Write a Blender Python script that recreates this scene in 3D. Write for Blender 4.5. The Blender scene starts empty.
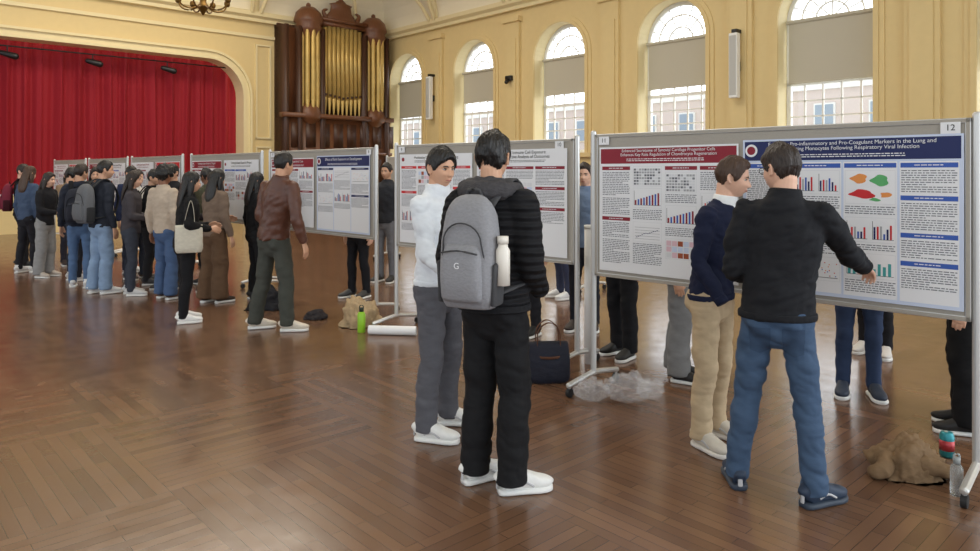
import bpy, bmesh, math, random
from math import sin, cos, pi, radians, exp, sqrt
from mathutils import Vector, Matrix, noise
V=Vector
rng=random.Random(7)
scn=bpy.context.scene
col=scn.collection
scn.view_settings.view_transform='Standard'
ROOM=Matrix.Rotation(radians(42.69),4,'Z')
D=15.0; S=22.0

# ------------------------------------------------------------ materials
def lin(c):
    return tuple((x/255/12.92 if x/255<=.04045 else ((x/255+.055)/1.055)**2.4) for x in c)
_mc={}
def mat(name,rgb,rough=.6,metal=0,bump=0,bscale=20,bstretch=(1,1,1),var=.0,spec=.5,emit=0,wave=0,coat=0):
    key=(name,rgb,rough,metal,bump,bscale,var,wave,bstretch)
    if key in _mc: return _mc[key]
    m=bpy.data.materials.new(name); m.use_nodes=True
    nt=m.node_tree; b=nt.nodes['Principled BSDF']
    c=lin(rgb)+(1,)
    b.inputs['Base Color'].default_value=c
    b.inputs['Roughness'].default_value=rough
    b.inputs['Metallic'].default_value=metal
    b.inputs['Specular IOR Level'].default_value=spec
    b.inputs['Coat Weight'].default_value=coat
    if emit:
        b.inputs['Emission Color'].default_value=c; b.inputs['Emission Strength'].default_value=emit
    if bump or var or wave:
        tc=nt.nodes.new('ShaderNodeTexCoord'); mp=nt.nodes.new('ShaderNodeMapping')
        mp.inputs['Scale'].default_value=bstretch
        nt.links.new(tc.outputs['Object'],mp.inputs['Vector'])
        nz=nt.nodes.new('ShaderNodeTexNoise'); nz.inputs['Scale'].default_value=bscale
        nz.inputs['Detail'].default_value=3
        nt.links.new(mp.outputs['Vector'],nz.inputs['Vector'])
        if var:
            mx=nt.nodes.new('ShaderNodeMix'); mx.data_type='RGBA'
            mx.inputs['A'].default_value=tuple(x*(1-var) for x in c[:3])+(1,)
            mx.inputs['B'].default_value=tuple(min(1,x*(1+var)) for x in c[:3])+(1,)
            nt.links.new(nz.outputs['Fac'],mx.inputs['Factor'])
            nt.links.new(mx.outputs['Result'],b.inputs['Base Color'])
        bp=nt.nodes.new('ShaderNodeBump'); bp.inputs['Strength'].default_value=max(bump,.01) if not wave else .9
        bp.inputs['Distance'].default_value=.02 
        h=nz.outputs['Fac']
        if wave:
            wv=nt.nodes.new('ShaderNodeTexWave'); wv.bands_direction='Z'; wv.inputs['Scale'].default_value=wave
            wv.inputs['Distortion'].default_value=.6
            nt.links.new(tc.outputs['Object'],wv.inputs['Vector']); h=wv.outputs['Fac']
        nt.links.new(h,bp.inputs['Height']); nt.links.new(bp.outputs['Normal'],b.inputs['Normal'])
    _mc[key]=m; return m
def cloth(rgb,rough=.85,bump=.25,sc=12,wave=0):
    return mat('fabric',rgb,rough,0,bump,sc,(1,1,1.8),.18,spec=.25,wave=wave)
def plain(n,rgb,r=.6,**k): return mat(n,rgb,r,**k)

M_wall=mat('plaster_yellow',(226,202,146),.7,0,.05,6,var=.04)
M_trim=mat('plaster_cream',(234,218,172),.6,0,.03,8,var=.03)
M_ceil=mat('ceiling_cream',(240,230,204),.8,0,.02,4,var=.02)
M_white=plain('white_paint',(238,238,234),.5)
M_alu=plain('aluminium_frame',(205,205,203),.35,metal=.6)
M_tack=mat('tackboard_fabric',(170,164,154),.9,0,.1,120,var=.06)
M_wood=mat('organ_wood',(112,70,44),.4,0,.1,5,(6,6,1),.3)
M_woodd=mat('dark_wood',(72,44,29),.45,0,.1,5,(6,6,1),.3)
M_gold=mat('gold_pipe',(204,174,104),.42,.45,var=.25,bscale=3)
M_red=mat('velvet_red',(150,14,32),.8,0,.1,30,var=.15)
M_black=plain('black_plastic',(18,18,20),.4)
M_rub=plain('rubber_dark',(30,30,32),.7)
M_brass=plain('brass',(120,90,45),.35,metal=.9)

# ------------------------------------------------------------ mesh helpers
def smooth_pts(pts,rad,k=3):
    if k<=1 or len(pts)<3: return pts,rad
    P=[];R=[];n=len(pts)
    for i in range(n-1):
        p0=pts[max(i-1,0)];p1=pts[i];p2=pts[i+1];p3=pts[min(i+2,n-1)]
        for j in range(k):
            t=j/k
            q=.5*((2*p1)+(p2-p0)*t+(2*p0-5*p1+4*p2-p3)*t*t+(3*p1-p0-3*p2+p3)*t**3)
            P.append(q); R.append((rad[i][0]*(1-t)+rad[i+1][0]*t, rad[i][1]*(1-t)+rad[i+1][1]*t))
    P.append(pts[-1]);R.append(rad[-1])
    return P,R
def tube(bm,pts,rad,side=(1,0,0),caps=(1,1),n=14,k=3,p=2,mi=0):
    pts=[V(q) for q in pts]; rad=[(r,r) if not isinstance(r,(tuple,list)) else tuple(r) for r in rad]
    pts,rad=smooth_pts(pts,rad,k)
    side=V(side); N=len(pts); rings=[]
    tan=[]
    for i in range(N):
        t=pts[min(i+1,N-1)]-pts[max(i-1,0)]
        tan.append(t.normalized() if t.length>1e-9 else V((0,0,1)))
    def ring(c,t,a,b):
        s=side-t*side.dot(t)
        if s.length<.05: s=V((0,1,0))-t*t.y
        s.normalize(); f=t.cross(s)
        vs=[]
        for j in range(n):
            an=2*pi*j/n; ca,sa=cos(an),sin(an)
            if p!=2:
                ca=math.copysign(abs(ca)**(2/p),ca); sa=math.copysign(abs(sa)**(2/p),sa)
            vs.append(bm.verts.new(c+s*a*ca+f*b*sa))
        return vs
    seq=[]
    m=lambda r:min(r)
    if caps[0]==1:
        for ph in (60,30):
            h=radians(ph); seq.append((pts[0]-tan[0]*m(rad[0])*sin(h),tan[0],rad[0][0]*cos(h),rad[0][1]*cos(h)))
    for i in range(N): seq.append((pts[i],tan[i],rad[i][0],rad[i][1]))
    if caps[1]==1:
        for ph in (30,60):
            h=radians(ph); seq.append((pts[-1]+tan[-1]*m(rad[-1])*sin(h),tan[-1],rad[-1][0]*cos(h),rad[-1][1]*cos(h)))
    for c,t,a,b in seq: rings.append(ring(c,t,a,b))
    fs=[]
    for r0,r1 in zip(rings,rings[1:]):
        for j in range(n):
            fs.append(bm.faces.new((r0[j],r0[(j+1)%n],r1[(j+1)%n],r1[j])))
    if caps[0]>=0: fs.append(bm.faces.new(rings[0][::-1]))
    if caps[1]>=0: fs.append(bm.faces.new(rings[-1]))
    for f in fs: f.material_index=mi
    return fs
def box(bm,x0,x1,y0,y1,z0,z1,mi=0,bev=0):
    r=bmesh.ops.create_cube(bm,size=1)
    vs=r['verts']
    for v in vs:
        v.co=V(((x0+x1)/2+v.co.x*(x1-x0),(y0+y1)/2+v.co.y*(y1-y0),(z0+z1)/2+v.co.z*(z1-z0)))
    fs=set(f for v in vs for f in v.link_faces)
    if bev:
        es=list(set(e for v in vs for e in v.link_edges))
        rr=bmesh.ops.bevel(bm,geom=es+vs,offset=bev,segments=3,profile=.5,affect='EDGES')
        fs=set(rr['faces'])|set(f for f in fs if f.is_valid)
    for f in fs: f.material_index=mi
def ellip(bm,c,r,seg=16,mi=0,rot=None):
    mt=Matrix.Translation(V(c))@(rot or Matrix.Identity(4))@Matrix.Diagonal((r[0],r[1],r[2],1))
    rr=bmesh.ops.create_uvsphere(bm,u_segments=seg,v_segments=max(6,seg*2//3),radius=1,matrix=mt)
    for v in rr['verts']:
        for f in v.link_faces: f.material_index=mi
_clouds={}
def tex(sz):
    if sz not in _clouds:
        t=bpy.data.textures.new('cl','CLOUDS'); t.noise_scale=abs(sz); t.noise_depth=1
        if sz<0: t.noise_type='HARD_NOISE'
        _clouds[sz]=t
    return _clouds[sz]
def obj(name,bm,mats,parent=None,mw=None,voxel=0,smooth=0,disp=0,dsz=.1,shade=True,recalc=True,guide=None):
    if recalc: bmesh.ops.recalc_face_normals(bm,faces=bm.faces[:])
    me=bpy.data.meshes.new(name); bm.to_mesh(me); bm.free()
    if not isinstance(mats,(list,tuple)): mats=[mats]
    for m in mats: me.materials.append(m)
    if shade:
        me.polygons.foreach_set('use_smooth',[True]*len(me.polygons))
    o=bpy.data.objects.new(name,me); col.objects.link(o)
    if mw is not None: o.matrix_basis=mw
    if parent: o.parent=parent
    if voxel:
        r=o.modifiers.new('r','REMESH'); r.mode='VOXEL'; r.voxel_size=voxel; r.use_smooth_shade=True
    if smooth:
        s=o.modifiers.new('s','SMOOTH'); s.factor=.5; s.iterations=smooth
    if disp:
        d=o.modifiers.new('d','DISPLACE'); d.strength=disp
        if guide:
            d.texture=tex(-1.0); d.texture_coords='OBJECT'; d.texture_coords_object=guide; d.mid_level=.35
        else:
            d.texture=tex(dsz); d.mid_level=.5; d.texture_coords='LOCAL'
    return o
def empty(name,mw=None):
    e=bpy.data.objects.new(name,None); col.objects.link(e); e.empty_display_size=.1
    if mw is not None: e.matrix_basis=mw
    return e
def text(s,size,loc,parent,m,align='CENTER',rot=(pi/2,0,0)):
    cu=bpy.data.curves.new('lettering','FONT'); cu.body=s; cu.size=size; cu.align_x=align; cu.align_y='CENTER'
    cu.space_line=.95
    cu.materials.append(m)
    o=bpy.data.objects.new('lettering',cu); col.objects.link(o); o.location=loc; o.rotation_euler=rot; o.parent=parent
    return o

# ------------------------------------------------------------ room
def floor_mat():
    m=bpy.data.materials.new('parquet_floor'); m.use_nodes=True; nt=m.node_tree; b=nt.nodes['Principled BSDF']
    N=nt.nodes.new; L=nt.links.new
    tc=N('ShaderNodeTexCoord')
    def brick(rot):
        mp=N('ShaderNodeMapping'); mp.inputs['Rotation'].default_value=(0,0,rot); L(tc.outputs['Object'],mp.inputs['Vector'])
        br=N('ShaderNodeTexBrick'); br.inputs['Scale'].default_value=1.0
        br.inputs['Brick Width'].default_value=.625; br.inputs['Row Height'].default_value=.0625
        br.inputs['Mortar Size'].default_value=.0018; br.inputs['Mortar Smooth'].default_value=.5
        br.inputs['Color1'].default_value=lin((120,89,67))+(1,); br.inputs['Color2'].default_value=lin((100,73,55))+(1,)
        br.inputs['Mortar'].default_value=lin((66,48,38))+(1,)
        L(mp.outputs['Vector'],br.inputs['Vector']); return br
    b1=brick(0); b2=brick(pi/2)
    ck=N('ShaderNodeTexChecker'); ck.inputs['Scale'].default_value=.8
    ck.inputs['Color1'].default_value=(1,1,1,1); ck.inputs['Color2'].default_value=(0,0,0,1)
    L(tc.outputs['Object'],ck.inputs['Vector'])
    mx=N('ShaderNodeMix'); mx.data_type='RGBA'; L(ck.outputs['Fac'],mx.inputs['Factor'])
    L(b1.outputs['Color'],mx.inputs['A']); L(b2.outputs['Color'],mx.inputs['B'])
    nz=N('ShaderNodeTexNoise'); nz.inputs['Scale'].default_value=.9; nz.inputs['Detail'].default_value=6
    L(tc.outputs['Object'],nz.inputs['Vector'])
    rp=N('ShaderNodeMapRange'); rp.inputs['To Min'].default_value=.75; rp.inputs['To Max'].default_value=1.25
    L(nz.outputs['Fac'],rp.inputs['Value'])
    mul=N('ShaderNodeMix'); mul.data_type='RGBA'; mul.blend_type='MULTIPLY'; mul.inputs['Factor'].default_value=1
    L(mx.outputs['Result'],mul.inputs['A']); L(rp.outputs['Result'],mul.inputs['B'])
    L(mul.outputs['Result'],b.inputs['Base Color'])
    nz2=N('ShaderNodeTexNoise'); nz2.inputs['Scale'].default_value=7; nz2.inputs['Detail'].default_value=4
    L(tc.outputs['Object'],nz2.inputs['Vector'])
    rr=N('ShaderNodeMapRange'); rr.inputs['To Min'].default_value=.11; rr.inputs['To Max'].default_value=.30
    L(nz2.outputs['Fac'],rr.inputs['Value']); L(rr.outputs['Result'],b.inputs['Roughness'])
    bp=N('ShaderNodeBump'); bp.inputs['Strength'].default_value=.12; bp.inputs['Distance'].default_value=.01
    L(nz2.outputs['Fac'],bp.inputs['Height']); L(bp.outputs['Normal'],b.inputs['Normal'])
    b.inputs['Specular IOR Level'].default_value=.65
    return m
bm=bmesh.new()
box(bm,-9,D,-7,S+4,-.1,0)
obj('floor',bm,floor_mat(),mw=ROOM,shade=False)

def wallmesh(name,fm,p0,p1,ztop,ops,depth,m,mdepth):
    bm=bmesh.new(); 
    def q(*pts,mi=0):
        f=bm.faces.new([bm.verts.new(fm(*p)) for p in pts]); f.material_index=mi
    cur=p0
    for pl,pr,z0,top in ops:
        q((cur,0,0),(pl,0,0),(pl,ztop,0),(cur,ztop,0))
        if z0>0: q((pl,0,0),(pr,0,0),(pr,z0,0),(pl,z0,0))
        for (a,za),(b,zb) in zip(top,top[1:]):
            if b-a>1e-5: q((a,za,0),(b,zb,0),(b,ztop,0),(a,ztop,0))
        outl=[(pl,z0)]+top+[(pr,z0),(pl,z0)]
        for (a,za),(b,zb) in zip(outl,outl[1:]):
            q((a,za,0),(b,zb,0),(b,zb,depth),(a,za,depth),mi=1)
        cur=pr
    q((cur,0,0),(p1,0,0),(p1,ztop,0),(cur,ztop,0))
    return obj(name,bm,[m,mdepth],mw=ROOM,shade=False,recalc=False)
ZW=7.0
fw=lambda p,z,d:V((D+d,p,z))
fs_=lambda p,z,d:V((p,S+d,z))
wins=[2.46+3.64*i for i in range(-2,6)]
WR=.96; WS=4.88; WZ0=2.15
def arch(c,r,zs,n=24): return [(c-r*cos(pi*i/n),zs+r*sin(pi*i/n)) for i in range(n+1)]
wallmesh('wall_right',fw,-7,S,ZW,[(c-WR,c+WR,WZ0,arch(c,WR,WS)) for c in wins],.55,M_wall,M_trim)
PL,PR,ZT,RC=-6.0,9.55,5.12,1.1
sto=[(PL,ZT-RC)]+[(PL+RC-RC*cos(pi/2*i/10),ZT-RC+RC*sin(pi/2*i/10)) for i in range(1,11)]+[(PR-RC+RC*sin(pi/2*i/10),ZT-RC+RC*cos(pi/2*i/10)) for i in range(0,11)]
wallmesh('wall_back',fs_,-9,D,ZW,[(PL,PR,1.0,sto)],.5,M_wall,M_trim)

def band(bm,fm,outl,o0,o1,d0,d1,mi=0):
    n=len(outl); secs=[]
    for i,(x,z) in enumerate(outl):
        a=outl[max(i-1,0)];b=outl[min(i+1,n-1)]
        tx,tz=b[0]-a[0],b[1]-a[1]; l=sqrt(tx*tx+tz*tz); nx,nz=-tz/l,tx/l
        secs.append([bm.verts.new(fm(x+nx*o,z+nz*o,d)) for o,d in ((o0,d0),(o1,d0),(o1,d1),(o0,d1))])
    for s0,s1 in zip(secs,secs[1:]):
        for j in range(4):
            f=bm.faces.new((s0[j],s0[(j+1)%4],s1[(j+1)%4],s1[j])); f.material_index=mi
    for s in (secs[0],secs[-1]): bm.faces.new(s).material_index=mi
bm=bmesh.new()
st=[(PL,0.0)]+sto+[(PR,0.0)]
band(bm,fs_,st,0,.08,-.10,.0); band(bm,fs_,st,.08,.22,-.05,0); band(bm,fs_,st,.22,.29,-.12,0)
obj('trim_1',bm,M_trim,mw=ROOM,shade=False)
bm=bmesh.new()
for c in wins:
    ol=[(c-WR,WZ0)]+arch(c,WR,WS)+[(c+WR,WZ0)]
    band(bm,fw,ol,0,.10,-.06,0); band(bm,fw,ol,.10,.20,-.03,0)
    box(bm,D-.12,D+.0,c-WR-.25,c+WR+.25,WZ0-.12,WZ0)
for c in wins:
    for pc in (c-1.82,):
        box(bm,D-.10,D,pc-.30,pc+.30,0,6.1)
        box(bm,D-.14,D,pc-.20,pc+.20,.9,5.6)
        box(bm,D-.18,D,pc-.36,pc+.36,6.1,6.25)
        box(bm,D-.16,D,pc-.34,pc+.34,0,.35)
box(bm,D-.05,D,-7,S,1.45,1.53)
obj('trim_2',bm,M_wall,mw=ROOM,shade=False)
bm=bmesh.new(); box(bm,D-.03,D,-7,S,0,.22); obj('baseboard_right',bm,M_trim,mw=ROOM,shade=False)
bm=bmesh.new(); box(bm,9.9,D-.03,S-.03,S,0,.22); obj('baseboard_back',bm,M_trim,mw=ROOM,shade=False)
prof=[(0,6.45),(.16,6.45),(.16,6.55),(.28,6.62),(.28,6.75),(.12,6.8)]
cove=[(.12,6.8)]+[(.12+2.6*(1-cos(pi/2*i/10)),6.8+2.2*sin(pi/2*i/10)) for i in range(1,11)]
def sweep(bm,pr):
    path=lambda o:[V((-9,S-o,0)),V((D-o,S-o,0)),V((D-o,-7,0))]
    rows=[[bm.verts.new(p+V((0,0,z))) for p in path(o)] for o,z in pr]
    for r0,r1 in zip(rows,rows[1:]):
        for j in range(2): bm.faces.new((r0[j],r0[j+1],r1[j+1],r1[j]))
bm=bmesh.new(); sweep(bm,prof); obj('trim_3',bm,M_trim,mw=ROOM,shade=False)
bm=bmesh.new(); sweep(bm,cove)
f=bm.faces.new([bm.verts.new(V(p)) for p in ((-9,S-2.72,9.0),(D-2.72,S-2.72,9.0),(D-2.72,-7,9.0),(-9,-7,9.0))])
obj('ceiling',bm,M_ceil,mw=ROOM,shade=False)
bm=bmesh.new()
for c in wins:
    s=c-1.82
    tube(bm,[(D-o-.02,s,z) for o,z in cove],[(.14,.07)]*len(cove),side=(0,1,0),k=1,n=8,p=4)
    pts=[(D-.30-.9*sin(pi*i/12),s+1.82-1.68*cos(pi*i/12),6.75+1.5*sin(pi*i/12)) for i in range(13)]
    tube(bm,pts,[.06]*13,k=1,n=8)
for a in (9.9,6.2,2.5,-1.2,-4.9):
    tube(bm,[(a,S-o-.02,z) for o,z in cove],[(.14,.07)]*len(cove),side=(1,0,0),k=1,n=8,p=4)
    pts=[(a+1.85-1.7*cos(pi*i/12),S-.30-.9*sin(pi*i/12),6.75+1.5*sin(pi*i/12)) for i in range(13)]
    tube(bm,pts,[.06]*13,k=1,n=8)
obj('trim_4',bm,M_trim,mw=ROOM)
bm=bmesh.new()
box(bm,-9,D,S-.07,S,5.95,6.05)
for a0,a1 in ((9.98,10.5),):
    for z0,z1 in ((.6,2.4),(2.7,5.7)):
        box(bm,a0,a1,S-.05,S,z0,z0+.05); box(bm,a0,a1,S-.05,S,z1,z1+.05)
        box(bm,a0,a0+.05,S-.05,S,z0,z1); box(bm,a1-.05,a1,S-.05,S,z0,z1)
obj('trim_5',bm,M_trim,mw=ROOM,shade=False)

# windows
M_glass=bpy.data.materials.new('window_glass'); M_glass.use_nodes=True
nt=M_glass.node_tree; nt.nodes.clear()
o_=nt.nodes.new('ShaderNodeOutputMaterial'); mxs=nt.nodes.new('ShaderNodeMixShader'); tr=nt.nodes.new('ShaderNodeBsdfTransparent'); gl=nt.nodes.new('ShaderNodeBsdfGlossy')
gl.inputs['Roughness'].default_value=.05; mxs.inputs[0].default_value=.06
nt.links.new(tr.outputs[0],mxs.inputs[1]); nt.links.new(gl.outputs[0],mxs.inputs[2]); nt.links.new(mxs.outputs[0],o_.inputs[0])
M_blind=mat('roller_blind',(196,190,172),.9,0,.05,80,var=.03)
blb=[3.6,3.6,3.6,3.55,3.72,3.85,3.9,3.6]
for wi,c in enumerate(wins):
    bm=bmesh.new(); d=.40
    ol=[(c-WR,WZ0)]+arch(c,WR,WS)+[(c+WR,WZ0)]
    band(bm,fw,ol,-.09,0,d,d+.1)
    box(bm,D+d,D+d+.1,c-WR,c+WR,WZ0,WZ0+.10)
    box(bm,D+d-.02,D+d+.1,c-WR,c+WR,WS-.05,WS+.05)
    box(bm,D+d,D+d+.08,c-WR,c+WR,3.5,3.58)
    for i in range(1,5): 
        x=c-WR+2*WR*i/5; box(bm,D+d+.02,D+d+.06,x-.018,x+.018,WZ0,WS)
    for z in (2.48,2.82,3.16,3.9,4.22,4.55): box(bm,D+d+.02,D+d+.06,c-WR,c+WR,z-.016,z+.016)
    for r in (.34,.64):
        band(bm,fw,arch(c,r,WS,16),-.018,.018,d+.02,d+.06)
    for i in range(1,8):
        an=pi*i/8; r0=.34 if i%2 else 0.0
        ux,uz=cos(an),sin(an)
        tube(bm,[fw(c+ux*r0,WS+uz*r0,d+.04),fw(c+ux*.9,WS+uz*.9,d+.04)],[.017]*2,k=1,n=6)
    box(bm,D+d-.07,D+d-.055,c-WR+.08,c+WR-.08,blb[wi],WS-.02,mi=1)
    tube(bm,[fw(c-WR+.06,WS,d-.08),fw(c+WR-.06,WS,d-.08)],[.045]*2,k=1,n=10,mi=1)
    tube(bm,[fw(c-WR+.08,blb[wi],d-.063),fw(c+WR-.08,blb[wi],d-.063)],[.015]*2,k=1,n=8,mi=1)
    f=bm.faces.new([bm.verts.new(fw(x,z,d+.05)) for x,z in ol]); f.material_index=2
    obj('window_%d'%(wi+1),bm,[M_white,M_blind,M_glass],mw=ROOM,shade=False)
# exterior
M_brick=bpy.data.materials.new('exterior_brick'); M_brick.use_nodes=True; nt=M_brick.node_tree
br=nt.nodes.new('ShaderNodeTexBrick'); br.inputs['Scale'].default_value=3; br.inputs['Color1'].default_value=lin((206,160,146))+(1,); br.inputs['Color2'].default_value=lin((190,144,130))+(1,); br.inputs['Mortar'].default_value=lin((215,200,192))+(1,)
tc=nt.nodes.new('ShaderNodeTexCoord'); mp=nt.nodes.new('ShaderNodeMapping'); mp.inputs['Rotation'].default_value=(pi/2,0,pi/2)
nt.links.new(tc.outputs['Object'],mp.inputs['Vector']); nt.links.new(mp.outputs['Vector'],br.inputs['Vector']); nt.links.new(br.outputs['Color'],nt.nodes['Principled BSDF'].inputs['Base Color'])
bm=bmesh.new()
box(bm,42,50,-12,90,-.1,6.6); box(bm,41.8,42,-12,90,6.4,6.8,mi=1)
for i in range(32):
    s=-10+3*i
    for z in (1.0,3.9):
        box(bm,41.85,42,s-.6,s+.6,z,z+1.7,mi=1); box(bm,41.8,41.9,s-.5,s+.5,z+.1,z+1.6,mi=2)
obj('brick_building',bm,[M_brick,M_white,plain('dark_glass',(150,165,180),.2)],mw=ROOM,shade=False)
bm=bmesh.new(); box(bm,D+.7,60,-12,90,-.3,-.1); obj('exterior_ground',bm,mat('exterior_paving',(200,198,190),.9,0,.1,3,var=.1),mw=ROOM,shade=False)

# curtain & stage
bm=bmesh.new(); rows=[]
n=1100
for r,z in enumerate((1.02,1.6,2.4,3.2,4.0,4.8,5.5)):
    row=[]
    for i in range(n+1):
        a=-6.6+16.7*i/n
        ph=2*pi*a/.42+2.2*noise.noise(V((a*.8,0,z*.12)))
        w=.19*(abs(sin(ph*.5))**.7)*(1-.04*r)+.03*sin(ph*1.7+1)+.07*noise.noise(V((a*1.6,3,z*.25)))
        row.append(bm.verts.new((a,S+.66+w,z)))
    rows.append(row)
for r0,r1 in zip(rows,rows[1:]):
    for i in range(n): bm.faces.new((r0[i],r0[i+1],r1[i+1],r1[i]))
obj('stage_curtain',bm,M_red,mw=ROOM)
bm=bmesh.new(); box(bm,-7,10.2,S+.52,S+3.5,.0,1.0); obj('stage_platform',bm,M_wood,mw=ROOM,shade=False)
bm=bmesh.new()
tube(bm,[(-6,S+.2,4.92),(9.5,S+.2,4.92)],[.02]*2,k=1,n=8,side=(0,0,1))
for a in (1.2,3.3,5.3,7.3):
    tube(bm,[(a,S+.15,4.9),(a,S+.15,4.78)],[.015]*2,k=1,n=8)
    tube(bm,[(a-.12,S+.15,4.72),(a+.16,S+.05,4.64)],[.07,.09],k=1,n=12,side=(0,0,1))
obj('stage_light_rail',bm,M_black,mw=ROOM)

# organ
bm=bmesh.new(); YF=21.15
A0,A1=10.62,14.74
box(bm,A0,A1,YF+.15,S-.02,0,3.45)
for x0,x1 in ((A0,A0+.12),(11.1,11.22),(11.92,12.06),(13.56,13.72),(14.5,14.62)):
    box(bm,x0,x1,YF+.05,S-.02,0,6.4,mi=1)
box(bm,A0-.08,A1+.05,YF-.02,YF+.3,3.4,3.55); box(bm,A0-.05,A1+.02,YF+.05,YF+.3,2.2,2.3)
box(bm,A0-.05,A1+.02,YF+.05,YF+.3,0,.3)
for i in range(8):
    x=A0+.25+i*.52; box(bm,x,x+.34,YF+.1,YF+.2,2.45,3.25,mi=1); box(bm,x,x+.34,YF+.1,YF+.2,.5,2.05,mi=1)
box(bm,A0,A1,S-.25,S-.02,3.4,6.5,mi=1)
box(bm,A0,11.12,YF+.3,S-.02,3.4,6.35)
for x0,x1 in ((12.0,13.6),):
    npp=9
    for i in range(npp):
        x=x0+.13+(x1-x0-.26)*i/(npp-1); q=abs(i-4)/4
        top=6.75-.25*q; r=.078
        tube(bm,[(x,YF+.2,3.5),(x,YF+.2,4.05+.1*q)],[.02,r],k=1,n=12,mi=2)
        tube(bm,[(x,YF+.2,4.05+.1*q),(x,YF+.2,top)],[r,r],k=1,n=12,mi=2,caps=(0,0))
        box(bm,x-.04,x+.04,YF+.11,YF+.15,4.1+.1*q,4.17+.1*q,mi=1)
for cx in (11.57,14.12):
    for i in range(5):
        an=pi*(i+.5)/5; x=cx-.30*cos(an); y=YF+.26-.28*sin(an)
        tube(bm,[(x,y,3.5),(x,y,4.0)],[.02,.08],k=1,n=12,mi=2)
        tube(bm,[(x,y,4.0),(x,y,6.35)],[.08,.08],k=1,n=12,mi=2)
    tube(bm,[(cx,YF+.3,3.2),(cx,YF+.3,3.35),(cx,YF+.3,3.42),(cx,YF+.3,3.55)],[.2,.36,.42,.42],k=1,n=24)
    tube(bm,[(cx,YF+.3,6.3),(cx,YF+.3,6.4),(cx,YF+.3,6.5),(cx,YF+.3,6.6),(cx,YF+.3,6.66)],[.40,.46,.40,.48,.48],k=1,n=24)
    tube(bm,[(cx,YF+.3,6.66),(cx,YF+.3,6.8),(cx,YF+.3,6.95),(cx,YF+.3,7.05),(cx,YF+.3,7.1)],[.40,.38,.28,.14,.08],k=2,n=24)
    ellip(bm,(cx,YF+.3,7.16),(.08,.08,.09))
box(bm,11.95,13.65,YF+.1,S-.2,6.55,6.7); box(bm,11.9,13.7,YF+.02,S-.2,6.7,6.8)
tube(bm,[(12.8,YF+.3,6.8),(12.8,YF+.3,6.95),(12.8,YF+.3,7.1),(12.8,YF+.3,7.3),(12.8,YF+.3,7.36),(12.8,YF+.3,7.42)],[(.62,.2),(.55,.18),(.42,.16),(.38,.15),(.44,.18),(.2,.1)],k=1,n=24)
for sx in (-1,1):
    tube(bm,[(12.8+sx*.62,YF+.25,6.85),(12.8+sx*.7,YF+.25,7.05),(12.8+sx*.58,YF+.25,7.12)],[.08,.06,.04],n=10)
ellip(bm,(12.8,YF+.3,7.46),(.12,.1,.1))
obj('pipe_organ',bm,[M_wood,M_woodd,M_gold],mw=ROOM)

for i,(s,z) in enumerate(((7.9,3.98),(18.9,4.1))):
    bm=bmesh.new(); box(bm,D-.42,D-.26,s-.10,s+.10,z-.72,z+.72,bev=.02); box(bm,D-.28,D-.13,s-.04,s+.04,z-.1,z+.1,mi=1); box(bm,D-.425,D-.418,s-.08,s+.08,z-.66,z+.66,mi=2)
    box(bm,D-.36,D-.13,s-.06,s+.06,z+.73,z+.81,mi=1)
    obj('column_speaker',bm,[M_white,M_black,plain('grille_grey',(190,190,185),.8)],mw=ROOM,shade=False)
bm=bmesh.new(); box(bm,D-.24,D-.12,15.1,15.35,4.35,4.5,bev=.02); tube(bm,[(D-.18,15.22,4.4),(D-.3,15.22,4.3)],[.05,.06],k=1); obj('security_camera',bm,M_black,mw=ROOM)
# chandelier
bm=bmesh.new()
tube(bm,[(0,0,4.55),(0,0,0.35)],[.02,.02],k=1,n=8)
tube(bm,[(0,0,-.05),(0,0,0),(0,0,.08),(0,0,.16),(0,0,.3),(0,0,.4)],[.02,.05,.10,.05,.07,.03],n=16)
for i in range(8):
    an=2*pi*i/8; c,s=cos(an),sin(an)
    tube(bm,[(c*r,s*r,z) for r,z in ((.05,.1),(.2,.02),(.36,.06),(.42,.18))],[.014]*4,n=8)
    tube(bm,[(c*.42,s*.42,.18),(c*.42,s*.42,.2)],[.05,.05],k=1,n=10)
    tube(bm,[(c*.42,s*.42,.2),(c*.42,s*.42,.3)],[.014,.014],k=1,n=8,mi=1)
    ellip(bm,(c*.42,s*.42,.34),(.025,.025,.045),8,mi=2)
obj('chandelier',bm,[M_brass,M_white,plain('lamp_bulb',(255,230,180),.5,emit=6)],mw=Matrix.Translation((-4.85,12.0,4.34)))

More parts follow.
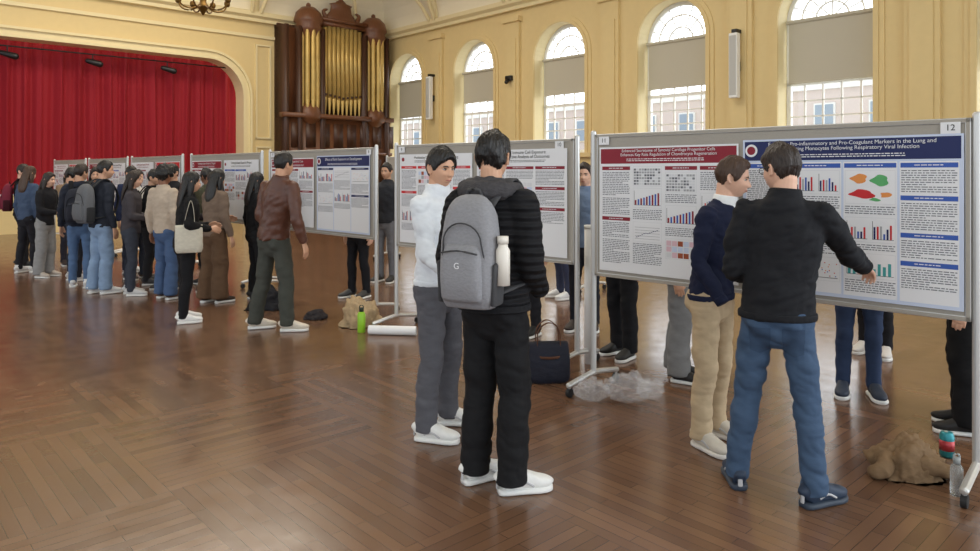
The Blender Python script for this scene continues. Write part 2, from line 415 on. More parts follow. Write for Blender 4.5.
# ------------------------------------------------------------ boards & posters
PALC={'white':(236,237,240),'navy':(32,42,92),'maroon':(140,32,48),'lblue':(205,216,238),'text':(112,114,122),'red':(205,50,55),'green':(95,175,110),'teal':(70,160,160),'orange':(232,150,80),'black':(25,25,28),'grey':(170,172,176),'blue':(60,95,180),'pink':(225,190,200),'lgrey':(222,224,228),'brown':(160,80,50),'yellow':(225,205,90)}
PK=list(PALC); PM=[plain('poster_'+k,PALC[k],.45,spec=.3) for k in PK]
TW=PM[PK.index('white')]; TB=PM[PK.index('black')]; TR=PM[PK.index('maroon')]
def board(pl,pr,z0=.85,z1=1.90,number=None,tilt=0):
    pl=V((pl[0],pl[1],0)); pr=V((pr[0],pr[1],0)); L=(pr-pl).length; an=math.atan2(pr.y-pl.y,pr.x-pl.x)
    mw=Matrix.Translation(pl)@Matrix.Rotation(an,4,'Z')
    bm=bmesh.new(); f=.028
    box(bm,f,L-f,-.012,.012,z0+f,z1-f,mi=0)
    box(bm,0,L,-.02,.02,z1-f,z1,mi=1,bev=.005); box(bm,0,L,-.02,.02,z0,z0+f,mi=1,bev=.005)
    for x in (0,L-f): box(bm,x,x+f,-.02,.02,z0,z1,mi=1,bev=.005)
    for x in (-.022,L+.022):
        tube(bm,[(x,0,.11),(x,0,z1+.01)],[.022,.022],k=1,n=12,caps=(0,1),mi=1)
        tube(bm,[(x,-.30,.085),(x,-.05,.12),(x,.05,.12),(x,.30,.085)],[(.022,.02)]*4,n=10,mi=1,side=(1,0,0))
        for y in (-.29,.29):
            tube(bm,[(x-.014,y,.032),(x+.014,y,.032)],[.032,.032],k=1,n=14,side=(0,0,1),caps=(0,0),mi=2)
            tube(bm,[(x,y,.05),(x,y,.09)],[.012,.012],k=1,n=8,mi=1)
    o=obj('poster_board',bm,[M_tack,M_alu,M_rub],mw=mw)
    for p in o.data.polygons: p.use_smooth=False
    if number:
        for nx,s in number:
            b2=bmesh.new(); box(b2,-.045,.045,-.002,0,-.03,.03)
            t=obj('number_label',b2,TW,mw=Matrix.Translation((nx,-.024,z1-.05)),parent=o,shade=False)
            text(s,.045,(0,-.004,0),t,TB)
    return mw,L
def poster(mw,x0,z0,W,H,title,head='navy',headt='white',bg='white',acc='navy',cols=None,hh=.13,seed=0,logo=True,sub=True,tsz=None):
    mw=mw[0] if isinstance(mw,tuple) else mw
    r=random.Random(seed); bm=bmesh.new()
    def R(a,b,c,d,k,ly=1):
        y=-.0004*ly-.001; f=bm.faces.new([bm.verts.new((x,y,z)) for x,z in ((a,b),(c,b),(c,d),(a,d))]); f.material_index=PK.index(k)
    def blob(cx,cz,rx,rz,k,ly=4):
        y=-.0004*ly-.001; ph=r.random()*6
        vs=[bm.verts.new((cx+rx*cos(t)*(1+.25*sin(3*t+ph)),y,cz+rz*sin(t)*(1+.25*sin(2*t+ph)))) for t in [2*pi*i/20 for i in range(20)]]
        bm.faces.new(vs).material_index=PK.index(k)
    box(bm,0,W,-.001,0,0,H,mi=PK.index(bg))
    if head: R(0.012,H-hh,W-.012,H-.012,head,1)
    def lines(xa,xb,z,n,k='text',dense=1):
        for i in range(n):
            x=xa; zz=z-.0125*i
            end=xb if i%7!=6 else xa+(xb-xa)*r.uniform(.3,.8)
            while x<end-.008:
                w=min(r.uniform(.008,.03),end-x); R(x,zz-.005,x+w,zz,k,3); x+=w+.005
    if sub:
        z=H-hh+.035
        lines(W*.22,W*.78,z,2,headt if head else 'text')
    cols=cols or [['h','t16','h','t10','bars','t6'],['h','img','t8','scatter','t8'],['h','bars','t5','lines','t7'],['h','t12','h','t10','h','t8']]
    nc=len(cols); cw=(W-.03)/nc
    for ci,cl in enumerate(cols):
        xa=.015+cw*ci+.01; xb=.015+cw*(ci+1)-.01; z=H-hh-.02
        if bg!='white': R(xa-.004,.02,xb+.004,H-hh-.012,'white',1)
        for it in cl:
            if z<.05: break
            if it=='h':
                R(xa,z-.026,xb,z,acc,2); lines(xa+(xb-xa)*.25,xb-(xb-xa)*.25,z-.010,1,'white' if acc!='white' else 'text'); z-=.040
            elif it[0]=='t' and it[1:].isdigit():
                n=min(int(it[1:]),int((z-.03)/.0125)); lines(xa+.004,xb-.004,z,n); z-=.0125*n+.012
            else:
                h=min(.19 if it=='maps' else .14,z-.03)
                if h<.06: break
                zb=z-h; w=xb-xa
                R(xa+.004,zb,xb-.004,z,'lgrey',2); R(xa+.007,zb+.003,xb-.007,z-.003,'white',2.5)
                if it=='bars' or it=='tbars' or it=='rbars':
                    ks={'bars':['navy','red','grey','blue'],'tbars':['teal'],'rbars':['maroon','blue']}[it]
                    halves=[(xa,w)] if it!='bars' else [(xa,w/2),(xa+w/2,w/2)]
                    for (xs,ww) in halves:
                        nb=9 if it!='bars' else 6
                        for i in range(nb):
                            x=xs+.02+(ww-.035)*i/nb; R(x,zb+.02,x+(ww-.035)/nb*.6,zb+.02+(h-.05)*(.3+.65*(i+1)/nb if it=='rbars' else r.uniform(.3,1)),ks[i%len(ks)],4)
                        R(xs+.016,zb+.018,xs+ww-.012,zb+.0205,'black',4); R(xs+.014,zb+.018,xs+.0165,z-.02,'black',4)
                elif it=='maps':
                    blob(xa+w*.3,z-h*.25,w*.16,h*.12,'orange'); blob(xa+w*.7,z-h*.30,w*.17,h*.14,'green'); blob(xa+w*.36,z-h*.70,w*.24,h*.12,'red'); blob(xa+w*.80,z-h*.72,w*.10,h*.09,'orange'); blob(xa+w*.60,z-h*.86,w*.10,h*.05,'green')
                elif it=='scatter':
                    for i in range(30):
                        x=xa+.03+r.random()*(w-.05); zz=zb+.025+r.random()*(h-.05); R(x,zz,x+.006,zz+.006,r.choice(['red','blue','teal','orange']),4)
                    R(xa+.024,zb+.018,xb-.015,zb+.021,'black',4)
                elif it=='lines':
                    for q in range(5): R(xa+.02,zb+.02+q*(h-.04)/5,xb-.02,zb+.023+q*(h-.04)/5,'grey',3)
                    for i in range(12):
                        x=xa+.03+(w-.06)*i/12; zz=zb+.03+(h-.06)*(i/12)*r.uniform(.7,1); R(x,zz,x+.012,zz+.005,'navy',4)
                elif it=='img':
                    for i in range(5):
                        for j in range(3):
                            x=xa+.012+(w-.024)*i/5; zz=zb+.01+(h-.02)*j/3
                            R(x,zz,x+(w-.024)/5-.005,zz+(h-.02)/3-.005,r.choice(['pink','grey','lblue','brown','lgrey']),4)
                elif it=='gel':
                    for i in range(10):
                        for j in range(6):
                            x=xa+.012+(w-.024)*i/10; zz=zb+.01+(h-.02)*j/6
                            R(x,zz,x+(w-.024)/10-.004,zz+(h-.02)/6-.006,r.choice(['grey','text','lgrey','grey']),4)
                z-=h+.012
    o=obj('research_poster',bm,PM,mw=mw@Matrix.Translation((x0,-.0235,z0)),shade=False,recalc=False)
    hm=PM[PK.index(headt)]
    ts=tsz or hh*.22
    text(title,ts,(W/2+.02,-.004,H-hh*.36),o,hm)
    if logo:
        bl=bmesh.new(); tube(bl,[(0,-.004,0),(0,-.003,0)],[hh*.30,hh*.30],k=1,n=24,caps=(0,0)); tube(bl,[(0,-.006,0),(0,-.004,0)],[hh*.2,hh*.2],k=1,n=24,caps=(0,0),mi=1)
        obj('logo',bl,[TW,TR],parent=o,mw=Matrix.Translation((.055,0,H-hh*.52)),shade=False)
    return o
b1,L1=board((.791,5.30),(2.478,3.65),number=[(.09,'11'),(2.27,'12')])
poster(b1,.05,.90,1.07,.90,'Enhanced Secretome of Synovial Cartilage Progenitor Cells\nEnhances Key Role Regulation of Chondrocyte Regeneration',head='maroon',acc='maroon',hh=.12,seed=3,logo=False,tsz=.03,
  cols=[['h','t14','t10','h','t9','t14'],['gel','rbars','t6','lines','t12'],['h','gel','t5','rbars','t5','img'],['h','t10','bars','h','t9','h','t8']])
poster(b1,1.15,.90,1.18,.92,'Examining Pro-inflammatory and Pro-Coagulant Markers in the Lung and\nCirculating Monocytes Following Respiratory Viral Infection',head='navy',bg='lblue',acc='blue',hh=.13,seed=5,tsz=.0305,
  cols=[['h','t16','h','t10','img','t6'],['h','bars','t6','bars','t8','scatter'],['h','maps','t4','bars','t3','tbars','t6'],['h','t10','h','t12','h','t8','h','t9']])
b2,L2=board((-.96,7.40),(.706,5.90),number=[(.09,'9'),(2.1,'10')])
poster(b2,.06,.90,1.03,.90,'Modulating Cell Signalling Pathways in Aging',head='white',headt='black',acc='red',hh=.1,seed=11,tsz=.035)
poster(b2,1.15,.90,1.03,.92,'Prolonged Immune Cell Exposure:\nA Retrospective Analysis of Outcomes',head='white',headt='black',acc='maroon',hh=.13,seed=12,tsz=.04,cols=[['h','t14','h','t8','h','t14'],['h','t6','img','t6','bars','t6'],['h','t10','h','t10','h','t8']])
b3,L3=board((-3.0,9.73),(-1.30,8.05),number=[(.09,'7'),(2.3,'8')])
poster(b3,.05,.92,1.08,.88,'Trends in Postoperative Care',head='maroon',headt='white',acc='maroon',hh=.12,seed=21,tsz=.045,cols=[['h','img','t12','h','t12'],['h','t12','rbars','t9'],['bars','t9','h','t14']])
poster(b3,1.20,.90,1.12,.92,'Effects of Early Exposure on Development',head='navy',bg='lblue',acc='navy',hh=.13,seed=22,tsz=.045,cols=[['h','bars','t9','scatter','t6'],['lines','t9','bars','t5'],['h','scatter','t9','h','t9']])
rows_=[((-4.95,11.8),(-3.25,10.1)),((-6.9,13.7),(-5.2,12.0)),((-8.8,15.6),(-7.1,13.9)),((-10.6,17.3),(-9.0,15.8))]
hs=[('red','white','white','red'),('maroon','white','white','maroon'),('white','black','white','blue'),('white','maroon','white','maroon')]
for i,(a,b) in enumerate(rows_):
    mw_,LL=board(a,b)
    for j in range(2):
        h=hs[(i*2+j+ (1 if j==0 else 1))%4]
        poster(mw_,.05+j*(LL/2),.92,LL/2-.09,.88,'Undergraduate Research Project',head=h[0],headt=h[1],bg=h[2],acc=h[3],hh=.12,seed=30+i*2+j,tsz=.05,cols=[['h','t12','img','t9'],['h','bars','t9','img'],['bars','t9','h','t14']])
mw_,LL=board((-1.9,13.2),(-.2,11.6)); poster(mw_,.6,.92,1.1,.88,'Cell Biology',head='navy',seed=50,tsz=.05)
mw_,LL=board((1.4,9.6),(3.1,8.0)); poster(mw_,.6,.92,1.1,.88,'Immunology',head='maroon',seed=51,tsz=.05)

# ------------------------------------------------------------ people
def hand_mesh(right,curl):
    bm=bmesh.new(); m=-1 if right else 1
    tube(bm,[(0,-.015,0),(0,.02,0),(m*.002,.06,0),(0,.092,-.002)],[(.025,.019),(.031,.018),(.041,.016),(.039,.013)],side=(1,0,0),n=14)
    for x,l,y in ((.031,.070,.086),(.0105,.079,.091),(-.0105,.073,.088),(-.030,.056,.081)):
        p=V((m*x,y-.02,-.001)); pts=[p]; an=0; d=V((m*x*.5,1,0)).normalized()
        seg=[.02+l*.42,l*.33,l*.25]
        for j,sg in enumerate(seg):
            if j>0: an+=curl
            else: an+=curl*.7
            dd=V((d.x*cos(an),d.y*cos(an),-sin(an))); p=p+dd*sg; pts.append(p)
        tube(bm,pts,[.0092,.0088,.0082,.0068],side=(1,0,0),n=10,k=2)
    tube(bm,[(m*.018,.015,-.004),(m*.040,.045,-.012),(m*.048,.072,-.020),(m*.046,.094,-.028)],[.014,.0125,.0105,.0085],side=(1,0,0),n=10,k=2)
    bmesh.ops.recalc_face_normals(bm,faces=bm.faces[:])
    me=bpy.data.meshes.new('hand'); bm.to_mesh(me); bm.free()
    me.polygons.foreach_set('use_smooth',[True]*len(me.polygons)); return me
_hands={}
def add_hand(par,right,curl,wrist,ydir,zdir,skin,name,vox=.004):
    kk=(right,curl,id(skin))
    if kk not in _hands:
        me=hand_mesh(right,curl); me.materials.append(skin); _hands[kk]=me
    o=bpy.data.objects.new(name,_hands[kk]); col.objects.link(o)
    y=ydir.normalized(); z=(zdir-y*zdir.dot(y)).normalized(); x=y.cross(z)
    m=Matrix((x,y,z)).transposed().to_4x4(); m.translation=wrist
    o.parent=par; o.matrix_basis=m
    r=o.modifiers.new('r','REMESH'); r.mode='VOXEL'; r.voxel_size=vox; r.use_smooth_shade=True
    s=o.modifiers.new('s','SMOOTH'); s.factor=.5; s.iterations=2
    return o
def ik(a,t,l1,l2,hint):
    d=t-a; L=d.length
    if L>(l1+l2)*.985: t=a+d*((l1+l2)*.985/L); d=t-a; L=d.length
    c=(l1*l1-l2*l2+L*L)/(2*L); h=sqrt(max(0,l1*l1-c*c)); n=d/L
    hp=hint-n*hint.dot(n); hp.normalize()
    return a+n*c+hp*h, t
def G(x,c,s): return exp(-((x-c)/s)**2)
def sst(a,b,x):
    t=max(0,min(1,(x-a)/(b-a))); return t*t*(3-2*t)
def headpt(az,el,face=True):
    dx,dy,dz=sin(az)*cos(el),cos(az)*cos(el),sin(el)
    x=.074*dx;y=.097*dy;z=.118*dz
    t=max(0,min(1,-z/.118))
    if z<0:
        x*=1-.20*t**1.6+.10*t*max(0,dy)
        if dy<0: y*=1-.5*t**.8
        else: y*=1+.34*t
    if dy>0: x*=1-.05*dy
    if not face: return V((x,y,z))
    if dy>0.1:
        y-=.006*(dy**6)
        nz=sst(.024,-.030,z)
        if z<-.034: nz*=max(0,1-(-.034-z)/.009)
        y+=.023*G(x,0,.008+.006*nz)*nz
        y+=.006*(G(x,.011,.006)+G(x,-.011,.006))*G(z,-.032,.007)
        y-=.012*(G(x,.030,.015)+G(x,-.030,.015))*G(z,.004,.012)
        y+=.005*G(z,.026,.008)*G(x,0,.045)
        y+=.005*(G(x,.042,.018)+G(x,-.042,.018))*G(z,-.026,.018)
        y-=.004*(G(x,.034,.014)+G(x,-.034,.014))*G(z,-.060,.018)
        y+=.006*G(x,0,.020)*(G(z,-.056,.005)+1.0*G(z,-.068,.006)); y-=.004*G(x,0,.024)*G(z,-.062,.0028)
        y-=.004*G(x,0,.02)*G(z,-.080,.006)
        y+=.010*G(x,0,.020)*G(z,-.101,.014)
    return V((x,y,z))
def head(par,M,Minv_neck,skin,hairmat,style,near,glasses=False,thick=.014):
    bm=bmesh.new(); na,ne=(96,72) if near else (36,28)
    rings=[]
    for j in range(1,ne):
        el=-pi/2+pi*j/ne; rings.append([bm.verts.new(headpt(2*pi*i/na,el)) for i in range(na)])
    b=bm.verts.new((0,.0,-.116)); t=bm.verts.new((0,0,.118))
    for r0,r1 in zip(rings,rings[1:]):
        for i in range(na): bm.faces.new((r0[i],r0[(i+1)%na],r1[(i+1)%na],r1[i]))
    for i in range(na):
        bm.faces.new((b,rings[0][(i+1)%na],rings[0][i])); bm.faces.new((t,rings[-1][i],rings[-1][(i+1)%na]))
    for sx in (-1,1):
        ellip(bm,(sx*.076,-.008,-.012),(.006,.017,.029),12,rot=Matrix.Rotation(sx*.35,4,'Z'))
        tube(bm,[(sx*.079,.004,-.036),(sx*.083,-.008,-.030),(sx*.087,-.022,-.002),(sx*.085,-.014,.018),(sx*.079,.002,.014)],[.005,.005,.005,.005,.004],n=8,k=2)
    n0,n1=Minv_neck
    tube(bm,[n0,n0.lerp(n1,.5),n1],[(.064,.062),(.055,.056),(.052,.058)],side=(1,0,0),n=18)
    obj('head',bm,skin,parent=par,mw=M,voxel=.0034 if near else .008,smooth=1)
    bm=bmesh.new()
    for sx in (-1,1):
        ellip(bm,(sx*.030,.0735,.003),(.0135,.0105,.0062),14)
        ellip(bm,(sx*.030,.0805,.003),(.0052,.0045,.0052),10,mi=1)
        tube(bm,[(sx*.016,.080,.004),(sx*.023,.0845,.0085),(sx*.033,.0845,.0095),(sx*.044,.078,.005)],[.0017]*4,n=6,k=2,mi=1)
        tube(bm,[(sx*.013,.0905,.019),(sx*.028,.0905,.0245),(sx*.045,.080,.020)],[(.0022,.003),(.0022,.0038),(.0015,.002)],side=(0,1,0),n=8,k=3,mi=2)
    tube(bm,[(-.022,.0905,-.0625),(-.010,.0985,-.061),(0,.1005,-.062),(.010,.0985,-.061),(.022,.0905,-.0625)],[.002,.0042,.0045,.0042,.002],n=8,k=2,mi=3)
    obj('eyes_brows_lips',bm,[plain('eye_white',(215,210,203),.3),plain('iris_dark',(30,20,15),.2),hairmat,plain('lips',(178,112,100),.5)],parent=par,mw=M)
    if glasses:
        bm=bmesh.new()
        for sx in (-1,1):
            pts=[(sx*.032+.021*cos(a),.100,.001+.016*sin(a)) for a in [2*pi*i/16 for i in range(17)]]
            tube(bm,pts,[.0018]*17,k=1,n=6,side=(0,1,0))
            tube(bm,[(sx*.053,.099,.006),(sx*.078,.06,.008),(sx*.084,-.005,.006)],[.0022]*3,n=6)
        tube(bm,[(-.011,.101,.004),(.011,.101,.004)],[.002]*2,k=1,n=6)
        obj('glasses',bm,M_black,parent=par,mw=M)
    if style:
        bm=bmesh.new(); na,ne=(128,96) if near else (48,36); rings=[]
        hl=[(0,.070),(25,.068),(42,.058),(55,.030),(62,.004),(72,-.022),(80,-.026),(86,.004),(98,.004),(106,-.03),(125,-.062),(180,-.085)]
        if style=='fringe': hl=[(0,.062),(12,.060),(30,.046),(50,.028),(60,.004),(72,-.018),(80,-.020),(86,.004),(98,.004),(106,-.03),(125,-.062),(180,-.085)]
        if style in('long','bun','bob'): hl=[(0,.070),(30,.055),(50,.015),(70,-.04),(90,-.07),(180,-.085)]
        def hz(az):
            a=abs((math.degrees(az)+180)%360-180)
            for (a0,z0),(a1,z1) in zip(hl,hl[1:]):
                if a<=a1: return z0+(z1-z0)*(a-a0)/(a1-a0)
            return hl[-1][1]
        seed=rng.random()*50
        cur={'curly':.026,'messy':.013}.get(style,.009)
        def hp(az,el):
            p=headpt(az,el,False); h=hz(az)+.006*noise.noise(V((az*9+seed,0,0)))
            k=sst(-.004,.012,p.z-h)
            up=max(0,min(1,(p.z+.05)/.12))
            th=thick*(.25+1.0*up)
            if style=='curly': nn=noise.noise(p*55+V((seed,0,0)))+.3
            else: nn=noise.noise(V((p.x*30+seed,p.y*14,p.z*14)))+.55*noise.noise(V((az*16+seed,el*3,p.x*30)))+.35*noise.noise(V((az*42+seed,el*5,p.x*70)))
            o=-.010+(.010+th+cur*nn)*k
            return p+p.normalized()*o
        for j in range(1,ne):
            el=-pi/2+pi*j/ne; rings.append([bm.verts.new(hp(2*pi*i/na,el)) for i in range(na)])
        b=bm.verts.new((0,0,-.1)); t=bm.verts.new(hp(0,pi/2-.0001))
        for r0,r1 in zip(rings,rings[1:]):
            for i in range(na): bm.faces.new((r0[i],r0[(i+1)%na],r1[(i+1)%na],r1[i]))
        for i in range(na):
            bm.faces.new((b,rings[0][(i+1)%na],rings[0][i])); bm.faces.new((t,rings[-1][i],rings[-1][(i+1)%na]))
        if style=='long':
            tube(bm,[(0,-.045,.03),(0,-.075,-.07),(0,-.095,-.17),(0,-.105,-.27),(0,-.10,-.33)],[(.075,.05),(.085,.045),(.10,.035),(.09,.03),(.05,.015)],n=20)
            for sx in (-1,1): tube(bm,[(sx*.065,-.01,.02),(sx*.082,-.015,-.08),(sx*.085,-.02,-.2)],[(.02,.04),(.022,.04),(.012,.025)],n=10)
        if style=='bob':
            tube(bm,[(0,-.04,.03),(0,-.06,-.06),(0,-.06,-.13)],[(.08,.055),(.088,.05),(.08,.045)],n=20)
        if style=='bun': ellip(bm,(0,-.11,.05),(.045,.04,.045),14)
        obj('hair',bm,hairmat,parent=par,mw=M)

def shoe(par,pos,hd,upc,solec,near,name,boot=False):
    mw=Matrix.Translation(V(pos))@Matrix.Rotation(-radians(hd),4,'Z')
    bm=bmesh.new()
    ys=[-.078,-.06,-.02,.03,.08,.12,.16,.185,.196]
    ws=[.022,.036,.040,.041,.046,.051,.046,.030,.012]
    hs=[.075,.10,.105,.098,.078,.062,.052,.042,.030]
    tube(bm,[(0,y,.018+h/2) for y,h in zip(ys,hs)],[(w,h/2) for w,h in zip(ws,hs)],side=(1,0,0),n=18,k=2,p=2.6,caps=(0,0))
    tube(bm,[(0,-.02,.09),(0,-.022,.14)],[(.038,.046),(.04,.05)],side=(1,0,0),n=16,k=1,caps=(0,0))
    o1=obj(name,bm,upc,parent=par,mw=mw)
    bm=bmesh.new()
    tube(bm,[(0,y,.015) for y in ys],[(w+.007,.015) for w in ws],side=(1,0,0),n=18,k=2,p=4,caps=(0,0),mi=0)
    if near:
        for i in range(5):
            y=.045+i*.019; z=.018+.094-.013*i*1.05
            tube(bm,[(-.026,y,z-.012),(0,y+.006,z+.001),(.026,y,z-.012)],[.0035]*3,n=6,k=2,mi=1)
        tube(bm,[(0,-.086,.03),(0,-.082,.075)],[(.012,.004)]*2,side=(1,0,0),k=1,n=8,mi=1)
        tube(bm,[(-.047,.09,.04),(-.044,.04,.065),(-.041,-.01,.05)],[(.003,.006)]*3,side=(1,0,0),n=6,k=3,mi=1)
        tube(bm,[(.047,.09,.04),(.044,.04,.065),(.041,-.01,.05)],[(.003,.006)]*3,side=(1,0,0),n=6,k=3,mi=1)
    lc=plain('lace',(190,190,192),.8)
    obj(name+'_sole',bm,[solec,lc],parent=par,mw=mw)

SK_L=mat('skin_light',(228,182,156),.5,0,.05,60,var=.06); SK_M=mat('skin_medium',(212,164,134),.5,0,.05,60,var=.06); SK_D=mat('skin_dark',(140,96,72),.5,0,.05,60,var=.06)
H_BLK=mat('hair_black',(22,19,18),.42,0,.6,60,(1,1,.25),.3); H_BRN=mat('hair_brown',(70,48,34),.5,0,.6,60,(1,1,.25),.3); H_DB=mat('hair_darkbrown',(42,30,24),.5,0,.6,60,(1,1,.25),.3)

def person(name,x,y,heading,H=1.78,top=(30,30,32),pants=(30,30,34),shoes=(235,235,232),sole=(235,235,232),hairm=None,hair='short',skin=None,
           feet=None,feetw=None,fh=(-8,10),hands=None,handsw=None,hcurl=(.35,.35),lean=(0,0),hyaw=0,hpitch=6,htilt=0,near=False,pad=0.0,hem=.88,
           legr=(.088,.062,.055),collar=.03,wave=0,glasses=False,backpack=None,elhint=None,showh=(True,True),thick=.014,topm=None,wid=1.0,hoff=(0,0),shirt=None,hipw=1.0,hzdir=(None,None),fold=1.0):
    skin=skin or SK_M; hairm=hairm or H_BLK; s=H/1.78
    mw=Matrix.Translation((x,y,0))@Matrix.Rotation(-radians(heading),4,'Z')@Matrix.Scale(s,4)
    E=empty(name,mw); inv=mw.inverted()
    g1=empty('fold_guide',Matrix.Translation((x*.37,y*.21,.3))@Matrix.Rotation(.35,4,'Y')@Matrix.Diagonal((.17,.17,.085,1))); g1.parent=E
    g2=empty('fold_guide',Matrix.Translation((x*.7,y*.4,.1))@Matrix.Rotation(-.5,4,'Y')@Matrix.Diagonal((.16,.16,.08,1))); g2.parent=E
    vox=.0085 if near else .017
    tm=topm or cloth(top,wave=wave); pm=cloth(pants)
    lx,ly=lean
    F=[V(((-.11 if i==0 else .11),0,0)) for i in (0,1)]
    if feet: F=[V((f[0],f[1],0)) for f in feet]
    if feetw: F=[inv@V((f[0],f[1],0)) for f in feetw]
    hipc=V(((F[0].x+F[1].x)/2*.75,(F[0].y+F[1].y)/2*.75+hoff[1],.92)); hipc.x+=hoff[0]
    sh=V((lx,ly,0))
    bm=bmesh.new()
    hx=hipc.x;hy=hipc.y
    tube(bm,[(hx,hy,.84),(hx,hy-.005,.92),(hx,hy,1.02)],[(.150*hipw,.110),(.165*hipw,.118),(.150*hipw,.105)],side=(1,0,0),n=20)
    for sx in (-1,1): ellip(bm,(hx+sx*.072*hipw,hy-.055,.89),(.080,.072,.10),14)
    for i,sx in ((0,-1),(1,1)):
        hip=V((hx+sx*.085*hipw,hy,.90)); ank=V((F[i].x,F[i].y-.012,.09))
        fhd=radians(fh[i]); kh=V((sin(fhd)*.6,1,0))
        ax=(ank-hip).normalized()
        kn=hip.lerp(ank,.515)+(kh-ax*kh.dot(ax)).normalized()*.022
        tube(bm,[hip+V((0,0,.02)),hip.lerp(kn,.35)+V((0,.008,0)),hip.lerp(kn,.75),kn+V((0,.006,0)),kn.lerp(ank,.35)+V((0,-.012,0)),kn.lerp(ank,.75)+V((0,-.006,0)),ank+V((0,-.005,-.035))],
             [(legr[0],legr[0]*1.08),(legr[0]*.94,legr[0]*1.02),(legr[1]*1.1,legr[1]*1.15),(legr[1]*1.0,legr[1]*1.06),(legr[1]*.98,legr[1]*1.06),(legr[2]*1.02,legr[2]*1.06),(legr[2],legr[2]*1.12)],n=18,caps=(1,0))
    obj('trousers',bm,pm,parent=E,voxel=vox,smooth=3,disp=(.018 if near else .016)*fold,guide=g1)
    for i in (0,1): shoe(E,F[i],fh[i],mat('shoe_upper',shoes,.6,0,.1,40,var=.08),plain('sole',sole,.6),near,'shoe_left' if i==0 else 'shoe_right')
    bm=bmesh.new(); w=wid
    def C(z,yo=0):
        t=max(0,min(1.2,(z-.95)/.5)); return V((hx*(1-t)+sh.x*t,hy*(1-t)+sh.y*t+yo,z))
    rings=[(hem,.168*w*hipw,.128),(.96,.164*w,.124),(1.06,.158*w,.116),(1.18,.168*w,.120),(1.30,.184*w,.124),(1.39,.180*w,.112),(1.45,.132*w,.090),(1.495,.085,.072),(1.50+collar,.066,.066)]
    tube(bm,[C(z,.004 if 1.1<z<1.4 else -.006) for z,_,_ in rings],[(a+pad,b+pad) for _,a,b in rings],side=(1,0,0),n=24,caps=(0,0),k=2)
    SH=[C(1.42)+V((sx*.166*w,-.005,0)) for sx in (-1,1)]
    tube(bm,[SH[0],C(1.45,-.01),SH[1]],[.050+pad*.6,.058+pad*.6,.050+pad*.6],side=(0,0,1),n=14)
    HW=[V((-.245,.03,.86)),V((.245,.03,.86))]
    if hands: HW=[V(h) if h else HW[i] for i,h in enumerate(hands)]
    if handsw: HW=[inv@V(h) if h else HW[i] for i,h in enumerate(handsw)]
    wr=[]
    for i,sx in ((0,-1),(1,1)):
        eh=V(elhint[i]) if elhint and elhint[i] else V((sx*.35,-1,-.2))
        el,t=ik(SH[i],HW[i],.295,.265,eh)
        tube(bm,[SH[i],SH[i].lerp(el,.3)+V((sx*.006,0,-.004)),SH[i].lerp(el,.75),el,el.lerp(t,.3),el.lerp(t,.75),t],
             [.064+pad,.060+pad,.051+pad,.049+pad,.048+pad,.040+pad*.8,.036+pad*.6],n=16,caps=(1,0),side=(0,1,0) if abs((el-SH[i]).normalized().y)<.8 else (0,0,1))
        wr.append((el,t))
    obj('jacket' if pad or collar>.04 else 'top',bm,tm,parent=E,voxel=vox,smooth=3,disp=(.022 if near else .019)*fold,guide=g2)
    if near:
        bm=bmesh.new()
        for el,t in wr:
            d=(t-el).normalized(); tube(bm,[t-d*.035,t+d*.008],[.040+pad*.7,.038+pad*.6],k=1,n=18,caps=(0,0))
        c0=C(hem); tube(bm,[c0+V((0,-.006,-.004)),C(hem+.03,-.006)],[(.172*w*hipw+pad,.132+pad),(.173*w*hipw+pad,.133+pad)],k=1,n=32,caps=(0,0))
        if collar>.04:
            tube(bm,[C(1.47),C(1.50+collar)+V((0,.004,0))],[(.084+pad*.7,.078+pad*.7),(.070+pad*.8,.070+pad*.8)],k=1,n=24,caps=(0,0))
        obj('cuffs_hem_collar',bm,tm,parent=E,voxel=.008,smooth=2)
    if shirt:
        bm=bmesh.new()
        tube(bm,[C(1.46),C(1.52),C(1.535)],[(.085,.082),(.072,.070),(.068,.068)],k=1,n=24,caps=(0,0))
        obj('shirt_collar',bm,cloth(shirt),parent=E,voxel=.006,smooth=1)
    for i in (0,1):
        if showh[i]:
            el,t=wr[i]; d=(t-el).normalized()
            zd=hzdir[i] if hzdir[i] is not None else V((-1 if i==0 else 1,0.15,.25))
            add_hand(E,i==1,hcurl[i],t-d*.004,d,V(zd),skin,'hand_left' if i==0 else 'hand_right',.004 if near else .006)
    piv=C(1.55)+V((0,.0,0)); piv.z=1.55
    M=Matrix.Translation(piv)@Matrix.Rotation(-radians(hyaw),4,'Z')@Matrix.Rotation(-radians(hpitch),4,'X')@Matrix.Rotation(radians(htilt),4,'Y')@Matrix.Translation((0,.014,.100))
    Mi=M.inverted(); nk0=Mi@(C(1.45)+V((0,-.005,0))); nk1=V((0,-.022,-.055))
    head(E,M,(nk0,nk1),skin,hairm,hair,near,glasses,thick)
    if backpack:
        bc,bz,bh,bw,bd=backpack
        by=-.125-pad; yo=C(bz).y; xo=C(bz).x
        bm=bmesh.new(); c=yo+by-bd*.5
        tube(bm,[(xo,c,bz-bh/2),(xo,c,bz-bh/2+.05),(xo,c-.005,bz-bh*.2),(xo,c,bz+.05),(xo,c+.01,bz+bh*.35),(xo,c+.03,bz+bh*.46),(xo,c+.045,bz+bh/2)],
             [(bw*.42,bd*.38),(bw*.5,bd*.5),(bw*.51,bd*.54),(bw*.50,bd*.5),(bw*.44,bd*.42),(bw*.33,bd*.3),(bw*.15,bd*.12)],side=(1,0,0),n=32,k=3,p=3.4,caps=(0,0))
